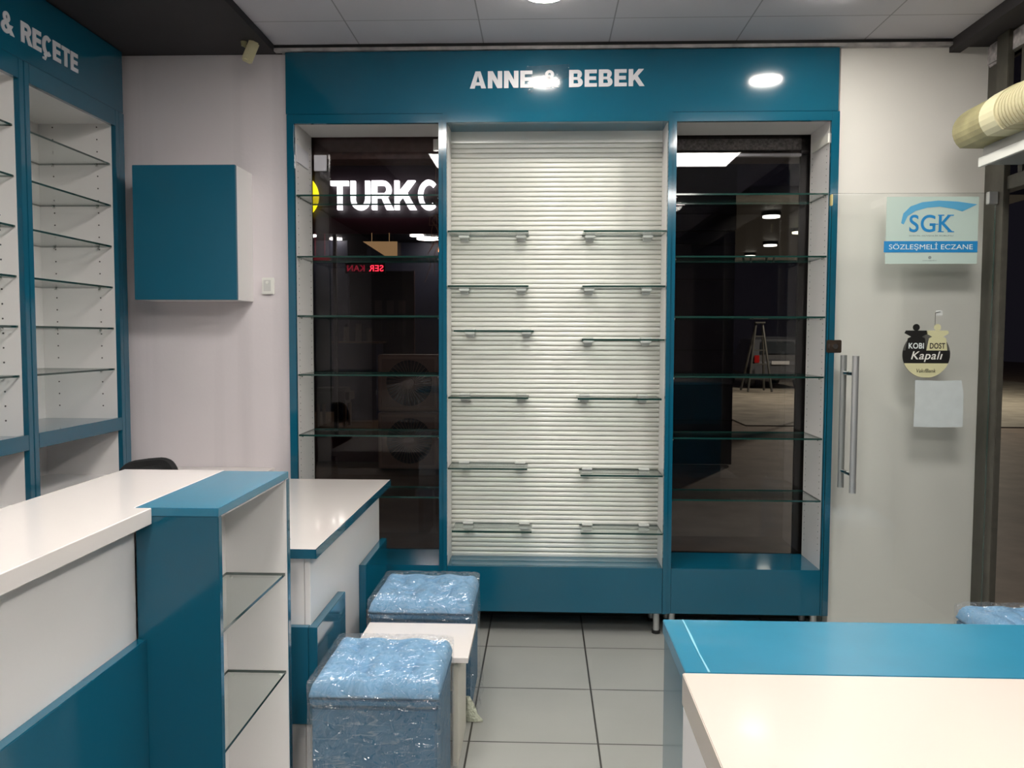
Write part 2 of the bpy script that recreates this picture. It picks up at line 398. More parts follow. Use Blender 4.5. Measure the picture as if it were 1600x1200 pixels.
for i, (x0, y0) in enumerate([(-0.875, 1.83), (0.892, 1.83), (-0.875, -0.53), (0.892, -0.53)]):  # the two rear panels are unseen, added for more light
    lab = ['square ceiling light panel mirrored in the left window glass', 'square ceiling light panel mirrored in the right window glass',
           'added unseen square light panel at the rear left of the shop', 'added unseen square light panel at the rear right of the shop'][i]
    t = thing('light_panel', lab, 'ceiling light', (x0 + .29, y0 + .29, 2.83), 'square light panels in the tiled ceiling')
    bxs('frame', [(x0, x0 + .58, y0, y0 + .012, 2.82, 2.829), (x0, x0 + .58, y0 + .568, y0 + .58, 2.82, 2.829), (x0, x0 + .012, y0 + .012, y0 + .568, 2.82, 2.829), (x0 + .568, x0 + .58, y0 + .012, y0 + .568, 2.82, 2.829)], M['plastic'], t, bev=0)
    bx('diffuser', (x0 + .012, x0 + .568, y0 + .012, y0 + .568, 2.822, 2.828), M['panel'], t, bev=0)

# ================================================================== BACK DISPLAY UNITS
def legs(t, xs, y0=4.06, y1=4.24, h=0.115):
    for x in xs:
        for y in (y0, y1):
            l = cy('leg', (x, y, 0.014), (x, y, h), 0.016, M['steel'], t)
            cy('foot', (x, y, 0.0), (x, y, 0.016), 0.021, M['black'], l)

def side_unit(x0, x1, label, blue_left, blue_right):
    t = thing('display_shelf_unit', label, 'shelf unit', ((x0 + x1) / 2, 4.15, 0))
    ix0, ix1 = x0 + blue_left, x1 - blue_right
    bxs('front_frame', [(x0, ix0, 4.0, 4.022, 0.115, 2.505), (ix1, x1, 4.0, 4.022, 0.115, 2.505), (ix0, ix1, 4.0, 4.022, 2.462, 2.505)], M['blue'], t)
    for a, b in ((x0 + .002, ix0 - .001), (ix1 + .001, x1 - .002)):
        bx('side_panel', (a, b, 4.022, 4.31, 0.115, 2.49), M['white'], t)
    bx('top_panel', (ix0, ix1, 4.022, 4.31, 2.470, 2.49), M['white'], t)
    bx('base_box', (ix0 + .001, ix1 - .001, 4.003, 4.31, 0.115, 0.337), M['blue'], t)
    for z in (2.128, 1.835, 1.549, 1.263, 0.967, 0.667):
        s = glass_slab('glass_shelf', ix0 + .001, ix1 - .001, 4.025, 4.305, z - .004, z + .004, t)
        for x in (ix0 + .006, ix1 - .006):
            for y in (4.06, 4.27):
                bm = bmesh.new(); cyl(bm, (x - .006, y, z - .009), (x + .006, y, z - .009), .0045, n=10)
                obj('shelf_pin', bm, M['chrome'], s)
    legs(t, (x0 + .035, x1 - .05))
    # small drilled holes down the inner faces
    bm = bmesh.new()
    xi = ix1 - .0006 if x0 > 0 else ix0 + .0006
    for k in range(66):
        z = 0.42 + k * 0.0305
        for y in (4.06, 4.27):
            cyl(bm, (xi - .0006, y, z), (xi + .0006, y, z), .0022, n=8)
    obj('pin_hole_row', bm, M['holes'], t)['kind'] = 'stuff'
    return t
side_unit(-1.225, -0.479, 'blue framed shelf unit with six glass shelves, left of the slatted panel', 0.035, 0.019)
side_unit(0.605, 1.377, 'blue framed shelf unit with six glass shelves, beside the glass door', 0.020, 0.037)

t = thing('slat_display_unit', 'blue framed middle unit with white slatted back and twelve small glass shelves', 'shelf unit', (0.063, 4.1, 0))
x0, x1 = -0.478, 0.604; ix0, ix1 = -0.459, 0.585
bxs('front_frame', [(x0, ix0, 3.992, 4.02, 0.115, 2.505), (ix1, x1, 3.992, 4.02, 0.115, 2.505), (ix0, ix1, 3.985, 4.02, 2.460, 2.505)], M['blue'], t)
for a, b in ((x0 + .002, ix0), (ix1, x1 - .002)):
    bx('side_panel', (a, b, 4.02, 4.30, 0.115, 2.49), M['white'], t)
bx('top_panel', (ix0, ix1, 4.02, 4.30, 2.466, 2.49), M['blue'], t)
bx('base_box', (ix0 + .001, ix1 - .001, 3.998, 4.30, 0.115, 0.337), M['blue'], t)
bm = bmesh.new()   # slatted back: a sawtooth profile with undercut grooves
prof = [(4.192, 2.466, 0), (4.192, 2.41, 0)]; P_ = 0.0238
nsl = int((2.41 - 0.338) / P_)
for k in range(nsl):   # each slat: a gently rounded face, then an undercut groove
    zt = 2.41 - k * P_
    prof += [(4.207, zt - .0002, 0), (4.207, zt - .0048, 0)]
    for q in range(8):
        f = q / 7; zz = zt - .005 - (P_ - .0052) * f
        prof.append((4.192 - .0024 * (1 - (2 * f - 1) ** 2), zz, 1))
prof.append((4.192, 0.338, 0))
va = [bm.verts.new((ix0, y, zz)) for y, zz, g in prof]; vb = [bm.verts.new((ix1, y, zz)) for y, zz, g in prof]
for i in range(len(prof) - 1):
    ff = bm.faces.new((va[i], va[i + 1], vb[i + 1], vb[i])); ff.smooth = bool(prof[i][2] and prof[i + 1][2])
bk = [bm.verts.new(p) for p in ((ix0, 4.215, 2.466), (ix1, 4.215, 2.466), (ix1, 4.215, .338), (ix0, 4.215, .338))]
bm.faces.new(bk); bm.faces.new((va[0], vb[0], bk[1], bk[0])); bm.faces.new((va[-1], bk[3], bk[2], vb[-1]))
bm.faces.new([va[0], bk[0], bk[3]] + va[:0:-1]); bm.faces.new([vb[0]] + vb[1:] + [bk[2], bk[1]])
obj('slatted_panel', bm, M['slat'], t)
rows = [(-.456, -.07, 1.953, .192, .583, 1.953), (-.456, -.069, 1.693, .188, .581, 1.693), (-.427, -.043, 1.479, .186, .581, 1.439),
        (-.454, -.067, 1.157, .170, .570, 1.155), (-.456, -.071, .813, .186, .581, .785), (-.437, -.048, .506, .190, .583, .503)]
for la, lb, lz, ra, rb, rz in rows:
    for a, b, z, cl in ((la, lb, lz, (.17, .90)), (ra, rb, rz, (.10, .82))):
        s = glass_slab('glass_shelf', a, b, 4.003, 4.186, z - .004, z + .004, t)
        for c in cl:
            cx = a + (b - a) * c
            bm = bmesh.new(); box(bm, cx - .026, cx + .026, 4.135, 4.1885, z - .016, z - .0045, bev=.003); box(bm, cx - .026, cx + .026, 4.15, 4.1885, z + .0045, z + .012, bev=.002)
            box(bm, cx - .02, cx + .02, 4.165, 4.1885, z - .03, z - .014, bev=.002)
            obj('shelf_clip', bm, M['clip'], s)
legs(t, (-0.44, 0.565))

# small fittings on the glass and side panels
o = bxs('glass_bracket', [(-1.183, -1.118, 4.322, 4.334, 2.303, 2.383)], pbr('bracket_white', (0.75, 0.74, 0.80), 0.3)); tag(o, 'square white plate on the left window glass, beside the lit yellow logo', 'bracket')
o = bxs('shelf_plate', [(-1.1895, -1.185, 4.03, 4.23, 2.29, 2.375)], pbr('plate_white', (0.72, 0.71, 0.76), 0.3)); tag(o, 'white plate on the left unit inner side panel near its top', 'bracket')
o = bxs('wall_clip', [(-0.565, -0.532, 4.322, 4.334, 2.400, 2.462), (-0.552, -0.54, 4.316, 4.322, 2.41, 2.43)], M['chrome']); tag(o, 'small metal clip at the top right corner of the left window', 'bracket')
o = bxs('hinge_plate', [(1.3325, 1.3395, 4.0255, 4.26, 2.365, 2.41)], pbr('plate_pale', (0.82, 0.80, 0.74), 0.35)); tag(o, 'pale plate high on the right unit inner side panel', 'bracket')

# fascia board with lettering
t = thing('sign_board', 'long blue board over the back shelf units with silver lettering ANNE & BEBEK', 'sign', (0.07, 4.02, 2.507))
bx('board', (-1.229, 1.370, 4.004, 4.029, 2.507, 2.796), M['blue'], t)
letters('lettering', 'ANNE & BEBEK', (-0.349, 4.0035, 2.620), (1, 0, 0.007), (0, 0, 1), 0.818, 0.079, 0.003, M['letter'], t, t=.25)
bm = bmesh.new()   # torn clear tape over the lettering
pts = [(-.10, .02), (.10, .03), (.10, -.035), (0.02, -.045), (-.05, -.06), (-.075, -.10), (-.10, -.11), (-.09, -.06), (-.13, -.04)]
prism(bm, pts, (0.02, 4.0005, 2.70), X_, Z_, 0.0004)
obj('clear_tape', bm, glassmat('tape', (0.97, 0.97, 0.97), boost=0.9, rough=0.12, bump=0.8, bscale=60), t)

# ================================================================== LEFT WALL UNITS
def left_bay(y0, y1, label, last):
    t = thing('wall_shelf_unit', label, 'shelf unit', (-2.17, (y0 + y1) / 2, 0))
    XF, XB = -1.99, -2.36
    a, b = y0 + .03, y1 - .03
    bxs('front_frame', [(XF - .022, XF, y0, a, 0.0, 2.50), (XF - .022, XF, b, y1, 0.0, 2.50), (XF - .022, XF, a, b, 2.425, 2.50), (XF - .022, XF, a, b, 1.005, 1.065)], M['blue'], t)
    bx('side_panel', (XB, XF - .022, y0 + .008, a, 0.0, 2.49), M['white'], t)
    bx('side_panel', (XB, XF - .022, b, y1 - .008, 0.0, 2.49), M['white'], t)
    if last: bx('end_panel', (XB, XF, y1 + .001, y1 + .05, 0.0, 2.50), M['blue'], t)
    bx('back_panel', (XB - .012, XB, y0, y1, 0.0, 2.49), M['white'], t)
    bx('top_panel', (XB, XF - .022, a, b, 2.435, 2.49), M['white'], t)
    bx('ledge', (XB, XF - .022, a, b, 1.010, 1.060), M['blue'], t)
    bx('bottom_panel', (XB, XF - .03, a, b, 0.76, 0.79), M['white'], t)
    bx('bottom_panel', (XB, XF - .03, a, b, 0.06, 0.08), M['white'], t)
    for z in (2.25, 2.058, 1.868, 1.677, 1.485, 1.293):
        s = glass_slab('glass_shelf', XB + .002, XF - .03, a + .001, b - .001, z - .004, z + .004, t)
        for yy in (a + .007, b - .007):
            for x in (XB + .07, XF - .09):
                bm = bmesh.new(); cyl(bm, (x, yy - .006, z - .009), (x, yy + .006, z - .009), .0045, n=10)
                obj('shelf_pin', bm, M['chrome'], s)
    bm = bmesh.new()
    for k in range(24):
        z = 1.12 + k * 0.0565
        for x in (XB + .07, XF - .09):
            cyl(bm, (x, b - .0012, z), (x, b + .0002, z), .0035, n=8)
    obj('pin_hole_row', bm, M['holes'], t)['kind'] = 'stuff'
left_bay(3.19, 3.905, 'blue framed shelf unit on the left wall, the one nearest the corner', True)
left_bay(2.47, 3.185, 'blue framed shelf unit on the left wall, cut off by the left picture edge', False)
t = thing('sign_board', 'blue board over the left wall shelves with silver lettering & REÇETE', 'sign', (-2.0, 3.2, 2.503))
bx('board', (-2.02, -1.995, 2.0, 3.96, 2.503, 2.79), M['blue'], t)
letters('lettering', '& RECETE', (-1.9945, 3.065, 2.571), (0, 1, 0), (0, 0, 1), 0.508, 0.078, 0.003, M['letter'], t, t=.25)
bm = bmesh.new()
prism(bm, [(-.004, .004), (.008, .002), (.012, -.008), (.004, -.022), (-.014, -.020), (-.014, -.012), (-.002, -.012), (0.0, -.006), (-.006, -.002)], (-1.9945, 3.334, 2.572), (0, 1, 0), (0, 0, 1), 0.003)
obj('cedilla', bm, M['letter'], t)
bx('return_panel', (-2.36, -2.025, 3.90, 3.955, 2.503, 2.79), M['blue'], t)

# wall cupboard, thermostat, sensor
t = thing('wall_cupboard', 'square blue fronted white cupboard hung on the back wall', 'cupboard', (-1.64, 3.92, 1.617))
bx('body', (-1.878, -1.405, 3.822, 4.028, 1.617, 2.232), M['white'], t)
bx('door', (-1.880, -1.403, 3.80, 3.820, 1.617, 2.230), pbr('blue_satin', (0.005, 0.105, 0.175), 0.32, noise=0.04, nscale=3), t)
t = thing('thermostat', 'small white thermostat on the wall right of the blue cupboard', 'thermostat', (-1.33, 4.02, 1.654))
bx('body', (-1.358, -1.300, 4.010, 4.0295, 1.654, 1.734), M['plastic'], t, bev=.003)
bx('face', (-1.349, -1.313, 4.0075, 4.0105, 1.668, 1.722), pbr('thermo_face', (0.6, 0.6, 0.58), 0.3), t, bev=.001)
cy('dial', (-1.330, 4.0075, 1.71), (-1.330, 4.003, 1.71), 0.007, M['plastic'], t)
t = thing('motion_sensor', 'aged cream motion sensor on a ball bracket under the dark ceiling', 'sensor', (-1.355, 3.85, 2.795))
bm = bmesh.new(); cyl(bm, (-1.372, 3.85, 2.7945), (-1.372, 3.85, 2.775), 0.014, 0.011, 16); cyl(bm, (-1.372, 3.85, 2.78), (-1.352, 3.845, 2.765), 0.008, n=12)
obj('bracket', bm, M['beige_dk'], t)
bm = bmesh.new(); box(bm, -.024, .024, -.018, .018, -.05, .05, bev=.006)
bmesh.ops.transform(bm, matrix=Matrix.Translation((-1.338, 3.84, 2.745)) @ Matrix.Rotation(0.30, 4, 'Y') @ Matrix.Rotation(-0.25, 4, 'X') @ Matrix.Rotation(0.4, 4, 'Z'), verts=bm.verts)
obj('housing', bm, M['beige'], t)

# low white cabinet by the back wall, and the chair
t = thing('low_cabinet', 'low white cabinet standing against the back wall behind the counter', 'cabinet', (-1.62, 3.8, 0))
bx('body', (-1.93, -1.325, 3.61, 4.022, 0.0, 0.785), M['white'], t)
bx('top', (-1.95, -1.31, 3.59, 4.026, 0.787, 0.807), M['white_gloss'], t)
t = thing('office_chair', 'black office chair with rounded backrest behind the white counter', 'chair', (-1.43, 3.0, 0))
def rounded_pad(name, cx, cyy, cz, wx, wy, wz, mat, parent, bev, bend=0.0, tilt=0.0):
    bm = bmesh.new(); bmesh.ops.create_grid(bm, x_segments=16, y_segments=16, size=0.5)
    pts = []
    n = 40
    bm.clear()
    ring = []
    for k in range(n):
        a = 2 * math.pi * k / n; c, s_ = math.cos(a), math.sin(a); e = 0.45
        ring.append((math.copysign(abs(c) ** e, c) * .5, math.copysign(abs(s_) ** e, s_) * .5))
    layers = [(-.5, .86), (-.42, .97), (0, 1.0), (.42, .97), (.5, .86)]
    vs = []
    for h, sc in layers:
        vs.append([bm.verts.new((u * wx * sc, h * wy + bend * (u * 2) ** 2, v * wz * sc)) for u, v in ring])
    for i in range(len(vs) - 1):
        for k in range(n): bm.faces.new((vs[i][k], vs[i][(k + 1) % n], vs[i + 1][(k + 1) % n], vs[i + 1][k]))
    bm.faces.new(vs[0][::-1]); bm.faces.new(vs[-1])
    bmesh.ops.transform(bm, matrix=Matrix.Translation((cx, cyy, cz)) @ Matrix.Rotation(tilt, 4, 'Y'), verts=bm.verts)
    return obj(name, bm, mat, parent, smooth=False)
rounded_pad('backrest', -1.432, 3.02, 0.812, 0.235, 0.05, 0.375, M['blackfab'], t, .02, bend=-0.03, tilt=-0.12)
bm = bmesh.new(); box(bm, -1.64, -1.27, 2.56, 2.99, 0.44, 0.50, bev=.02); obj('seat', bm, M['blackfab'], t)
bm = bmesh.new(); box(bm, -1.46, -1.41, 3.05, 3.07, 0.42, 0.75, bev=.005); box(bm, -1.46, -1.41, 2.8, 3.07, 0.40, 0.42, bev=.005); obj('back_bracket', bm, M['black'], t)
cy('gas_column', (-1.435, 2.78, 0.10), (-1.435, 2.78, 0.44), 0.025, M['black'], t)
for k in range(5):
    a = 2 * math.pi * k / 5 + .3; ex, ey = -1.435 + .22 * math.cos(a), 2.78 + .22 * math.sin(a)
    l = cy('leg', (-1.435, 2.78, 0.11), (ex, ey, 0.075), 0.02, M['black'], t, r1=.014)
    cy('caster', (ex - .012, ey, 0.027), (ex + .012, ey, 0.027), 0.027, M['black'], l)

# ================================================================== LEFT COUNTER (white ledge, blue kick panel) + SHELF TOWER
t = thing('service_counter', 'tall white topped counter running along the left, with blue lower panel', 'counter', (-1.08, 1.2, 0))
bm = bmesh.new()
prism(bm, [(-1.254, 0.25), (-0.909, 0.25), (-0.909, 1.896), (-0.950, 1.896), (-0.950, 2.448), (-1.254, 2.448)], (0, 0, 1.012), X_, (0, 1, 0), 0.038)
bmesh.ops.recalc_face_normals(bm, faces=bm.faces)
bmesh.ops.bevel(bm, geom=[e for e in bm.edges], offset=.0015, segments=1, affect='EDGES')
obj('worktop', bm, M['white_gloss'], t)
bx('front_panel', (-0.972, -0.952, 0.27, 1.8975, 0.05, 1.011), M['white'], t)
bx('lower_panel', (-0.9515, -0.927, 0.27, 1.8975, 0.10, 0.738), M['blue'], t)
bx('back_panel', (-1.235, -1.215, 0.27, 2.44, 0.0, 1.011), M['white'], t)
bx('end_panel', (-1.214, -0.955, 2.42, 2.44, 0.0, 1.011), M['white'], t)

t = thing('shelf_tower', 'blue open shelf tower with glass shelves at the end of the left counter', 'shelf unit', (-0.85, 2.16, 0))
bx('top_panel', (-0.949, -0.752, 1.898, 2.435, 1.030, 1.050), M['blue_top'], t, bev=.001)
bx('side_panel', (-0.949, -0.752, 1.898, 1.918, 0.0, 1.0295), M['blue'], t)
bx('side_panel', (-0.949, -0.752, 2.412, 2.435, 0.0, 1.0295), M['white'], t)
bx('edge_strip', (-0.7515, -0.7495, 2.412, 2.435, 0.0, 1.0295), M['blue'], t, bev=0)
bx('back_panel', (-0.949, -0.935, 1.9185, 2.4115, 0.0, 1.0295), M['white'], t)
bx('inner_lining', (-0.934, -0.757, 1.9185, 1.922, 0.03, 1.029), M['white'], t, bev=0)
bx('inner_lining', (-0.934, -0.757, 1.9225, 2.4115, 1.024, 1.0292), M['white'], t, bev=0)
bx('bottom_panel', (-0.934, -0.757, 1.9225, 2.4115, 0.06, 0.08), M['white'], t)
for z in (0.747, 0.452):
    s = glass_slab('glass_shelf', -0.934, -0.758, 1.923, 2.411, z - .004, z + .004, t)
    for (x, y) in ((-.92, 2.405), (-.775, 2.405), (-.92, 1.928), (-.775, 1.928)):
        bm = bmesh.new(); cyl(bm, (x, y - .006, z - .009), (x, y + .006, z - .009), .005, n=10); obj('shelf_pin', bm, M['plastic'], s)

# ================================================================== WHITE DESK BEHIND THE TOWER
t = thing('service_desk', 'lower white topped desk with blue edge reaching back to the shelf units', 'desk', (-0.95, 3.2, 0))
bx('top', (-1.25, -0.713, 2.578, 3.868, 0.752, 0.780), M['white_gloss'], t, bev=.001)
bxs('edge_band', [(-1.25, -0.711, 2.574, 2.5775, 0.750, 0.7795), (-0.7125, -0.709, 2.574, 3.868, 0.750, 0.7795)], M['blue'], t, bev=0)
bx('front_panel', (-0.755, -0.737, 2.60, 3.725, 0.02, 0.7515), M['white'], t)
bx('end_panel', (-1.23, -0.7565, 2.600, 2.618, 0.02, 0.7515), M['white'], t)
bx('end_panel', (-1.23, -0.7565, 3.70, 3.72, 0.0, 0.7515), M['white'], t)
bxs('lower_panel', [(-0.7365, -0.708, 2.572, 2.95, 0.215, 0.530), (-1.23, -0.7375, 2.572, 2.599, 0.215, 0.530)], M['blue'], t)
bx('lower_panel', (-0.7365, -0.708, 3.30, 3.755, 0.215, 0.530), M['blue'], t)
cy('cable_hole', (-0.835, 2.70, 0.7803), (-0.835, 2.70, 0.7808), 0.006, M['black'], t)

# ================================================================== RIGHT COUNTER
t = thing('service_counter', 'white and blue topped counter in the right foreground', 'counter', (0.8, 0.8, 0))
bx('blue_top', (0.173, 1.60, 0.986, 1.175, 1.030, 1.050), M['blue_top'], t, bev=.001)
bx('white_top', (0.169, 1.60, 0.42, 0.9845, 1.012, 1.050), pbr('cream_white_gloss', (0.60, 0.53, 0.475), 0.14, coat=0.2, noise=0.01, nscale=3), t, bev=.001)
bx('side_panel', (0.175, 0.195, 0.986, 1.173, 0.0, 1.0295), M['blue'], t)
bx('front_panel', (0.196, 1.60, 1.153, 1.173, 0.0, 1.0295), M['blue'], t)
bx('end_panel', (0.1705, 0.190, 0.43, 0.985, 0.0, 1.0112), M['white'], t)
bx('shelf_board', (0.206, 1.60, 0.60, 0.985, 0.5, 0.52), M['white'], t)
bm = bmesh.new(); prism(bm, [(0, 0), (.0025, 0), (.001, .06), (.0022, .12), (.0015, .187), (0, .187), (-.001, .10)], (0.200, 0.987, 1.0503), X_, (0, 1, 0), 0.0006)
obj('peeling_film_edge', bm, pbr('film_edge_pale', (0.20, 0.48, 0.60), 0.4), t)

# ================================================================== OTTOMANS AND LOW TABLE
def ottoman(x0, x1, y0, y1, label, seed, htop=0.44, group='blue storage ottomans wrapped in film'):
    rnd = random.Random(seed)
    t = thing('ottoman', label, 'ottoman', ((x0 + x1) / 2, (y0 + y1) / 2, 0), group)
    zl = htop - .06
    bx('box', (x0 + .006, x1 - .006, y0 + .006, y1 - .006, 0.012, zl), M['fabricd'], t, bev=.006)
    bx('lid', (x0, x1, y0, y1, zl + .0015, zl + .03), M['fabricd'], t, bev=.008)
    # tufted cushion
    n = 48; bm = bmesh.new(); grid = []
    btn = [(.20, .78), (.52, .80), (.86, .80), (.33, .33), (.70, .33)]
    for j in range(n + 1):
        row = []
        for i in range(n + 1):
            u, v = i / n, j / n
            e = min(u, 1 - u, v, 1 - v)
            h = .058 * (1 - (1 - min(e / .16, 1)) ** 2.2) ** .6 + .008
            for bu, bv in btn:
                d2 = (u - bu) ** 2 + (v - bv) ** 2
                h -= .026 * math.exp(-d2 / .0028) + .020 * math.exp(-d2 / .016)
            for (a1, b1), (a2, b2) in (((.2, .78), (.33, .33)), ((.52, .8), (.33, .33)), ((.52, .8), (.7, .33)), ((.86, .8), (.7, .33)), ((.33, .33), (.2, 0)), ((.33, .33), (.5, 0)), ((.7, .33), (.52, 0)), ((.7, .33), (.85, 0))):
                dx, dy = a2 - a1, b2 - b1; tt = max(0, min(1, ((u - a1) * dx + (v - b1) * dy) / (dx * dx + dy * dy)))
                dd = math.hypot(u - a1 - tt * dx, v - b1 - tt * dy)
                h -= .011 * math.exp(-dd * dd / .0008) + .006 * math.exp(-dd * dd / .006)
            ins = .010 * (1 - min(e / .06, 1)) * 0
            row.append(bm.verts.new((x0 + (x1 - x0) * u, y0 + (y1 - y0) * v, zl + .0315 + max(h, .004))))
        grid.append(row)
    for j in range(n):
        for i in range(n): bm.faces.new((grid[j][i], grid[j][i + 1], grid[j + 1][i + 1], grid[j + 1][i]))
    rim = [grid[0][i] for i in range(n + 1)] + [grid[j][n] for j in range(1, n + 1)] + [grid[n][i] for i in range(n - 1, -1, -1)] + [grid[j][0] for j in range(n - 1, 0, -1)]
    low = [bm.verts.new((v.co.x, v.co.y, zl + .0312)) for v in rim]
    for k in range(len(rim)): bm.faces.new((rim[k], low[k], low[(k + 1) % len(rim)], rim[(k + 1) % len(rim)]))
    bm.faces.new(low)
    cu = obj('cushion', bm, M['fabric'], t, smooth=True)
    for bu, bv in btn:
        bm = bmesh.new(); bmesh.ops.create_uvsphere(bm, u_segments=12, v_segments=8, radius=.009)
        for v in bm.verts: v.co = Vector((x0 + (x1 - x0) * bu + v.co.x, y0 + (y1 - y0) * bv + v.co.y, zl + .0315 + .014 + v.co.z * .5))
        obj('button', bm, M['fabric'], cu, smooth=True)
    # clear wrapping film, crumpled
    bm = bmesh.new(); m = 44; k2 = 40
    def pt(u, v, lift):
        return Vector((x0 - .003 + (x1 - x0 + .006) * u, y0 - .003 + (y1 - y0 + .006) * v, lift))
    def nz(p, s): 
        from mathutils import noise
        return noise.noise(Vector((p.x * s + seed, p.y * s, p.z * s)))
    top = []
    for j in range(m + 1):
        row = []
        for i in range(m + 1):
            u, v = i / m, j / m; e = min(u, 1 - u, v, 1 - v)
            dip = sum(math.exp(-((u - bu) ** 2 + (v - bv) ** 2) / .008) for bu, bv in btn)
            p = pt(u, v, htop + .041 - .020 * (1 - min(e / .12, 1)) ** 2 - .022 * dip)
            p.z += .003 * nz(p, 22) + .006 * abs(nz(p, 50))
            row.append(bm.verts.new(p))
        top.append(row)
    for j in range(m):
        for i in range(m): bm.faces.new((top[j][i], top[j][i + 1], top[j + 1][i + 1], top[j + 1][i]))
    rim = [top[0][i] for i in range(m + 1)] + [top[j][m] for j in range(1, m + 1)] + [top[m][i] for i in range(m - 1, -1, -1)] + [top[j][0] for j in range(m - 1, 0, -1)]
    c = Vector(((x0 + x1) / 2, (y0 + y1) / 2, 0)); prev = rim
    for q in range(1, k2 + 1):
        f = q / k2; zz = (htop + .02) * (1 - f) + .004 * f; cur = []
        for v in rim:
            d = Vector((v.co.x - c.x, v.co.y - c.y, 0))
            p = Vector((v.co.x, v.co.y, zz)); dn = d.normalized()
            amp = .004 + (.010 if f > .88 else 0)
            p += dn * (amp * (.5 + nz(Vector((p.x * 2, p.y * 2, p.z * .8)), 14)) + (0.012 if f > .93 else 0))
            cur.append(bm.verts.new(p))
        for k in range(len(rim)): bm.faces.new((prev[k], cur[k], cur[(k + 1) % len(rim)], prev[(k + 1) % len(rim)]))
        prev = cur
    obj('plastic_wrap', bm, M['film'], t, smooth=True)
    for (fx, fy) in ((x0 + .03, y0 + .03), (x1 - .03, y0 + .03), (x0 + .03, y1 - .03), (x1 - .03, y1 - .03)):
        cy('foot', (fx, fy, 0), (fx, fy, .0115), .015, M['black'], t)
    return t
ottoman(-.668, -.292, 2.33, 2.695, 'tufted light blue ottoman in clear film, the nearest one, in front of the low table', 3)
t2 = ottoman(-.655, -.262, 3.095, 3.46, 'tufted light blue ottoman in clear film behind the low white table', 9, htop=0.432)
bm = bmesh.new()   # the film bunched at the corner on the floor
pv = None
for q in range(14):
    f = q / 13; r = []
    for k in range(14):
        a = 2 * math.pi * k / 14
        rr = (.008 + .010 * f + .0035 * math.sin(7 * a + f * 5))
        r.append(bm.verts.new((-.275 + .02 * f + rr * math.cos(a) * (1 + f), 3.072 - .006 * math.sin(3 * f) + rr * math.sin(a) * .5, .095 * (1 - f) + .002)))
    if pv:
        for k in range(14): bm.faces.new((pv[k], r[k], r[(k + 1) % 14], pv[(k + 1) % 14]))
    pv = r
obj('gathered_film', bm, pbr('bunched_film', (0.62, 0.65, 0.52), 0.25, bump=0.8, bscale=80), t2, smooth=True)
ottoman(1.545, 1.93, 2.75, 3.12, 'film wrapped ottoman barely showing past the right counter, near the doorway', 5, htop=0.44)

t = thing('low_table', 'small low white table between the two blue ottomans', 'table', (-.44, 2.88, 0))
bx('top', (-.640, -.242, 2.712, 3.045, .367, .385), M['white_gloss'], t, bev=.001)
bx('leg_panel', (-.620, -.602, 2.74, 3.03, 0, .3665), M['white'], t)
bx('leg_panel', (-.297, -.278, 2.74, 3.03, 0, .3665), pbr('cream_panel', (0.72, 0.69, 0.60), 0.35), t)
bx('stretcher', (-.6015, -.2975, 2.88, 2.898, .2, .3665), M['white'], t)

# ================================================================== GLASS DOOR (open, parallel to the back wall)
YD = 3.85
dr = bpy.data.objects.new('door_1', None); COL.objects.link(dr); dr.location = (2.02, YD, 0); dr['kind'] = 'structure'
bm = bmesh.new(); box(bm, 1.298, 2.020, YD - .005, YD + .005, 0.012, 2.100)
bm.normal_update()
for f in bm.faces: f.material_index = 0 if abs(f.normal.y) > .5 else 1
obj('glass_panel', bm, [M['doorglass'], M['glassedge']], dr)
for y, r in ((3.775, .0145), (3.925, .0145)):
    hx = 1.398 if y < YD else 1.392
    h = cy('handle', (1.395, y, 0.755), (1.395, y, 1.372), r, M['steel'], dr)
    bm = bmesh.new()
    for z in (.835, 1.29): cyl(bm, (1.395, y, z), (1.395, YD + (-.006 if y < YD else .006), z), .009, n=16); 
    obj('standoff', bm, M['chrome'], h)
bm = bmesh.new(); box(bm, 1.286, 1.352, YD - .018, YD - .0055, 1.384, 1.442, bev=.003); obj('lock_plate', bm, pbr('bronze', (0.05, 0.035, 0.025), 0.4, metal=0.6), dr)
bm = bmesh.new(); cyl(bm, (1.322, YD - .018, 1.413), (1.322, YD - .026, 1.413), .012, n=16); box(bm, 1.29, 1.297, YD - .022, YD - .0185, 1.40, 1.425); obj('lock_cylinder', bm, M['chrome'], dr)
bx('edge_clip', (1.292, 1.299, YD - .012, YD + .012, 2.045, 2.095), pbr('yellowed', (0.55, 0.48, 0.22), 0.4), dr)
bx('pivot_fitting', (1.985, 2.024, YD - .014, YD + .014, 2.05, 2.105), M['steel'], dr)

